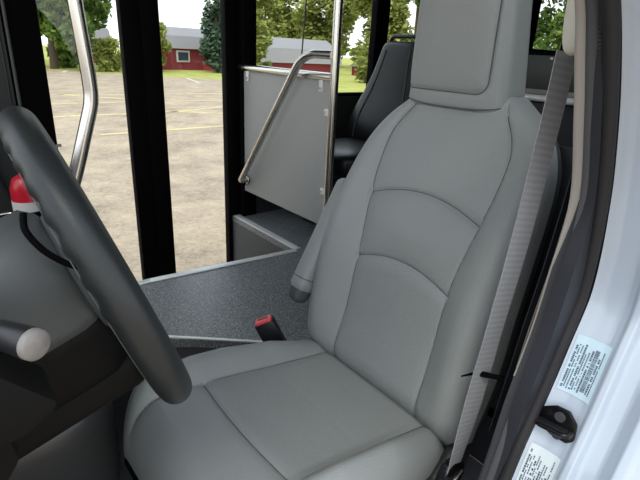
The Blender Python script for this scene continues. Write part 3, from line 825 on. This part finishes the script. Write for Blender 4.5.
box('handle', -.345, -.325, 1.18, 1.27, .69, .705, M['matte_black'], fe, bev=.003)
tag(tube('rubber_hose', smooth_path([(-.352, 1.588, .47), (-.383, 1.588, .58), (-.388, 1.588, .685), (-.352, 1.588, .752), (-.31, 1.588, .705), (-.30, 1.588, .58), (-.305, 1.588, .47)], 8), .008, M['rubber']), 'black rubber hose loop against the dark front wall panel, behind the steering wheel', 'hose')

# ------------------------------------------------------------------ B pillar, seal, white jamb
SEAL = [(-.05, .03, 1.34), (.054, -.40, 1.169), (.099, -.40, 1.107), (.142, -.40, 1.033), (.193, -.40, .914), (.224, -.40, .755), (.194, -.40, .66), (.157, -.40, .561), (.120, -.40, .485), (.095, -.40, .411), (.06, -.40, .30), (.0, -.40, .18)]
SZ = [(z, x) for x, y, z in SEAL[1:]][::-1]+[(1.30, -.06), (1.45, -.20)]
INN = [(.18, -.03), (.30, .035), (.443, .077), (.563, .100), (.689, .135), (.794, .151), (.908, .160), (1.029, .110), (1.104, .073), (1.169, .039), (1.30, -.075), (1.45, -.215)]
def pil(q, z, out=0.):
    """q=0 inner trim edge, q=1 seal line"""
    xi = sinterp(INN, z); xs = sinterp(SZ, z)
    return Vector((xi+(xs-xi)*q-out*.25, -.36-.04*q-out, z))
ZS = [.18+(1.45-.18)*k/80 for k in range(81)]
bp_ = thing('door_pillar_trim', 'dark grey door pillar trim with taupe inner edge, right of the seat belt', 'pillar trim', (.1, -.38, .2))
def strip(nm, q0, q1, m, th=.012, bow=.0, par=bp_, n=6, zlo=0, zhi=9, taper=False):
    rings = []
    for z in [q for q in ZS if zlo <= q <= zhi]:
        r = []
        for k in range(n+1):
            q1_ = q1 if not taper else q0+(q1-q0)*max(.12, min(1, (z-.78)/.13)); q = q0+(q1_-q0)*k/n; p = pil(q, z); p.x -= bow*math.sin(PI*k/n)+(.002 if taper else 0); r.append(p)
        for k in range(n, -1, -1):
            q = q0+(q1_-q0)*k/n; p = pil(q, z); p.x += th; r.append(p)
        rings.append(r)
    o = link(nm, loft(rings), m, par); set_sharp(o.data, 45); return o
strip('taupe_edge', 0, .24, M['taupe'], bow=.003, zlo=.60, taper=True)
strip('lower_edge', 0, .24, M['darktrim'], bow=.002)
strip('trim_panel', .245, .56, M['trimgrey'], bow=.003)
ribs = strip('ribbed_strip', .565, .70, M['darktrim'], bow=.002)
bm = bmesh.new()
for k in range(260):
    z = .20+1.2*k/260; a = pil(.57, z); b = pil(.70, z); add_tube(bm, [a-Vector((.0025, 0, 0)), b-Vector((.0025, 0, 0))], .0011, 5)
link('rib_texture', fin(bm), M['trimgrey'], ribs)
# inner side of the pillar behind the belt
rings = []
for z in ZS:
    a = pil(0, z); a2 = a+Vector((.012, 0, 0))
    rings.append([a2+Vector((0, 0, 0)), a2+Vector((.10, .012, 0)), a2+Vector((.30, .01, 0)), a2+Vector((.30, -.06, 0)), a2+Vector((.0, -.03, 0))])
o = link('inner_trim', loft(rings), M['darktrim'], bp_); set_sharp(o.data, 30)
ws = tube('weatherstrip', [pil(.86, z)-Vector((.004, 0, 0)) for z in ZS], .0105, M['rubber'], None, seg=14)
tag(ws, 'black rubber door weatherstrip following the white jamb', 'weatherstrip')
# white jamb: profile swept along the seal
jr = thing('door_jamb', 'white painted door jamb at the right edge carrying the labels', 'door jamb', (.15, -.45, .2))
JP = [(-.002, 0.), (.000, -.004), (.004, -.022), (.004, -.050), (.000, -.060), (-.006, -.066), (-.006, -.076), (.006, -.084), (.008, -.110), (-.004, -.122), (-.010, -.128), (-.008, -.142), (.02, -.17), (.25, -.19)]
def jamb_pt(u, z, lift=0.):
    """u metres outwards from the seal"""
    xs = sinterp(SZ, z)
    dx = interp([(-b, a) for a, b in JP], u)
    return Vector((xs+.008+dx-lift, -.402-u, z))
rings = []
JS = []
for (a, b), (c, d_) in zip(JP, JP[1:]):
    for k in range(4): JS.append((a+(c-a)*k/4, b+(d_-b)*k/4))
JS.append(JP[-1])
for z in ZS:
    xs = sinterp(SZ, z)+.008
    r = [Vector((xs+a, -.402+b, z)) for a, b in JS]+[Vector((xs+.26, -.402, z)), Vector((xs+.02, -.396, z))]
    rings.append(r)
o = link('jamb_panel', loft(rings), M['white_paint'], jr); set_sharp(o.data, 60)

def decal(name, label, u0, u1, z0, z1, m, seed, cat='label', barcode=True, shear=0.):
    """printed label on the jamb; text lines run upwards along the jamb"""
    t = thing(name, label, cat, tuple(jamb_pt((u0+u1)/2, z0)))
    def P(a, b, l):   # a across 0..1, b along 0..1
        z = z0+(z1-z0)*b; return jamb_pt(u0+(u1-u0)*a, z, l)
    def patch(bm, a0, a1, b0, b1, l0, l1, na=2, nb=2):
        top = [[bm.verts.new(P(a0+(a1-a0)*i/na, b0+(b1-b0)*j/nb, l1)) for i in range(na+1)] for j in range(nb+1)]
        for j in range(nb):
            for i in range(na): bm.faces.new((top[j][i], top[j][i+1], top[j+1][i+1], top[j+1][i]))
    bm = bmesh.new(); patch(bm, 0, 1, 0, 1, 0, .0012, 8, 10); link('backing', fin(bm), m, t)
    rnd = random.Random(seed); bm = bmesh.new(); n = 11
    for i in range(n):
        a = .07+.86*i/n
        if barcode and i in (7, 8):
            if i == 7:
                b = .12
                while b < .85:
                    wd = rnd.choice((.006, .010, .014)); patch(bm, a, a+.13, b, b+wd, 0, .0018, 1, 1); b += wd+rnd.choice((.006, .010))
            continue
        b = .05+rnd.random()*.06; end = .95-rnd.random()*.25
        while b < end:
            wl2 = .012+.02*rnd.random(); patch(bm, a, a+.035+.02*(i % 3 == 0), b, b+wl2, 0, .0018, 1, 1); b += wl2+.007+(.03 if rnd.random() < .15 else 0)
    link('printed_text', fin(bm), M['ink'], t)
    return t
decal('certification_label', 'pale blue printed label with barcode above the black striker', .005, .058, .585, .680, M['sticker'], 3)
decal('information_label', 'pale printed label below the black striker', .006, .056, .36, .492, M['sticker2'], 4, barcode=False)

# striker
sp = jamb_pt(.026, .540, .006)
st = thing('door_striker', 'black two-lobed door striker bracket bolted on the white jamb', 'door striker', tuple(sp))
def S(a, b, c): return Vector((sp.x-c, sp.y-a*1.12, sp.z+b*1.12))
out_ = [(-.028, -.004), (-.022, .014), (-.004, .028), (.016, .030), (.030, .014), (.032, -.012), (.024, -.026), (.002, -.026), (-.018, -.018)]
prism('base_plate', [S(a, b, 0) for a, b in out_], (-.007, 0, 0), M['gloss_black'], st, bev=.0025)
prism('raised_lip', [S(a*.98, b, .007) for a, b in [(-.026, -.002), (.030, .004), (.031, -.003), (-.022, -.011)]], (-.016, 0, 0), M['black_plastic'], st, bev=.002)
for a, b in ((.006, .016), (.008, -.015)):
    tube('bolt', [S(a, b, .007), S(a, b, .011)], .0085, M['trimgrey'], st, seg=16)
tube('striker_loop', fillet([S(-.018, -.006, .004), S(-.018, -.006, .024), S(.024, .0, .024), S(.024, 0, .004)], .008, 6), .004, M['gloss_black'], st)

# ------------------------------------------------------------------ seat belt
sb = thing('seat_belt', 'grey seat belt running from the ivory shoulder anchor down past the seat', 'seat belt', (.17, -.28, .28))
wa = Vector((.97, -.25, -.15)); wb = Vector((.75, -.35, -.15)); wc_ = Vector((.95, .05, -.1))
ribbon('shoulder_strap', [(.205, -.285, 1.115), (.205, -.283, 1.0), (.196, -.28, .805), (.180, -.275, .62), (.165, -.272, .473), (.140, -.270, .29), (.125, -.268, .20)], [wa, wa, wa, wa*.8+wc_*.2, wa, wc_, wc_], .046, M['webbing'], sb)
ribbon('retractor_strap', [(.215, -.335, 1.10), (.222, -.335, .95), (.205, -.335, .80), (.177, -.335, .67), (.165, -.335, .60), (.15, -.33, .45)], [Vector((.5, -.05, 0))]*6, .030, M['darktrim'], sb)
tube('strap_edge', smooth_path([(.195, -.345, 1.05), (.205, -.345, .95), (.190, -.345, .80), (.162, -.345, .67), (.150, -.345, .60)], 6), .0012, M['taupe'], sb, seg=6)
superell('anchor_cover', (.205, -.292, 1.165), .022, .018, .055, M['ivory'], sb, e=.7, rot=Matrix.Rotation(math.radians(-8), 4, 'Y'))
superell('adjuster', (.225, -.305, 1.235), .035, .03, .045, M['gloss_black'], sb, e=.6)
tube('belt_stop_tie', [(.165, -.235, .505), (.168, -.255, .522), (.172, -.275, .532), (.182, -.31, .54)], [.0015, .003, .006, .0045], M['matte_black'], sb, seg=8)
prism('floor_anchor', [(.11, -.285, .20), (.14, -.285, .20), (.17, -.285, .26), (.16, -.285, .30), (.13, -.285, .29)], (0, .008, 0), M['steel'], sb, bev=.002)
rb_ = thing('recliner_lever', 'black recliner handle at the lower right corner of the driver seat', 'lever', (.15, -.235, .30))
superell('lever_body', (.145, -.262, .280), .036, .016, .036, M['gloss_black'], rb_, e=.6, rot=Matrix.Rotation(math.radians(25), 4, 'Y'))
tube('lever_handle', [(.14, -.27, .29), (.10, -.272, .288), (.07, -.272, .28)], [.010, .009, .007], M['black_plastic'], rb_)
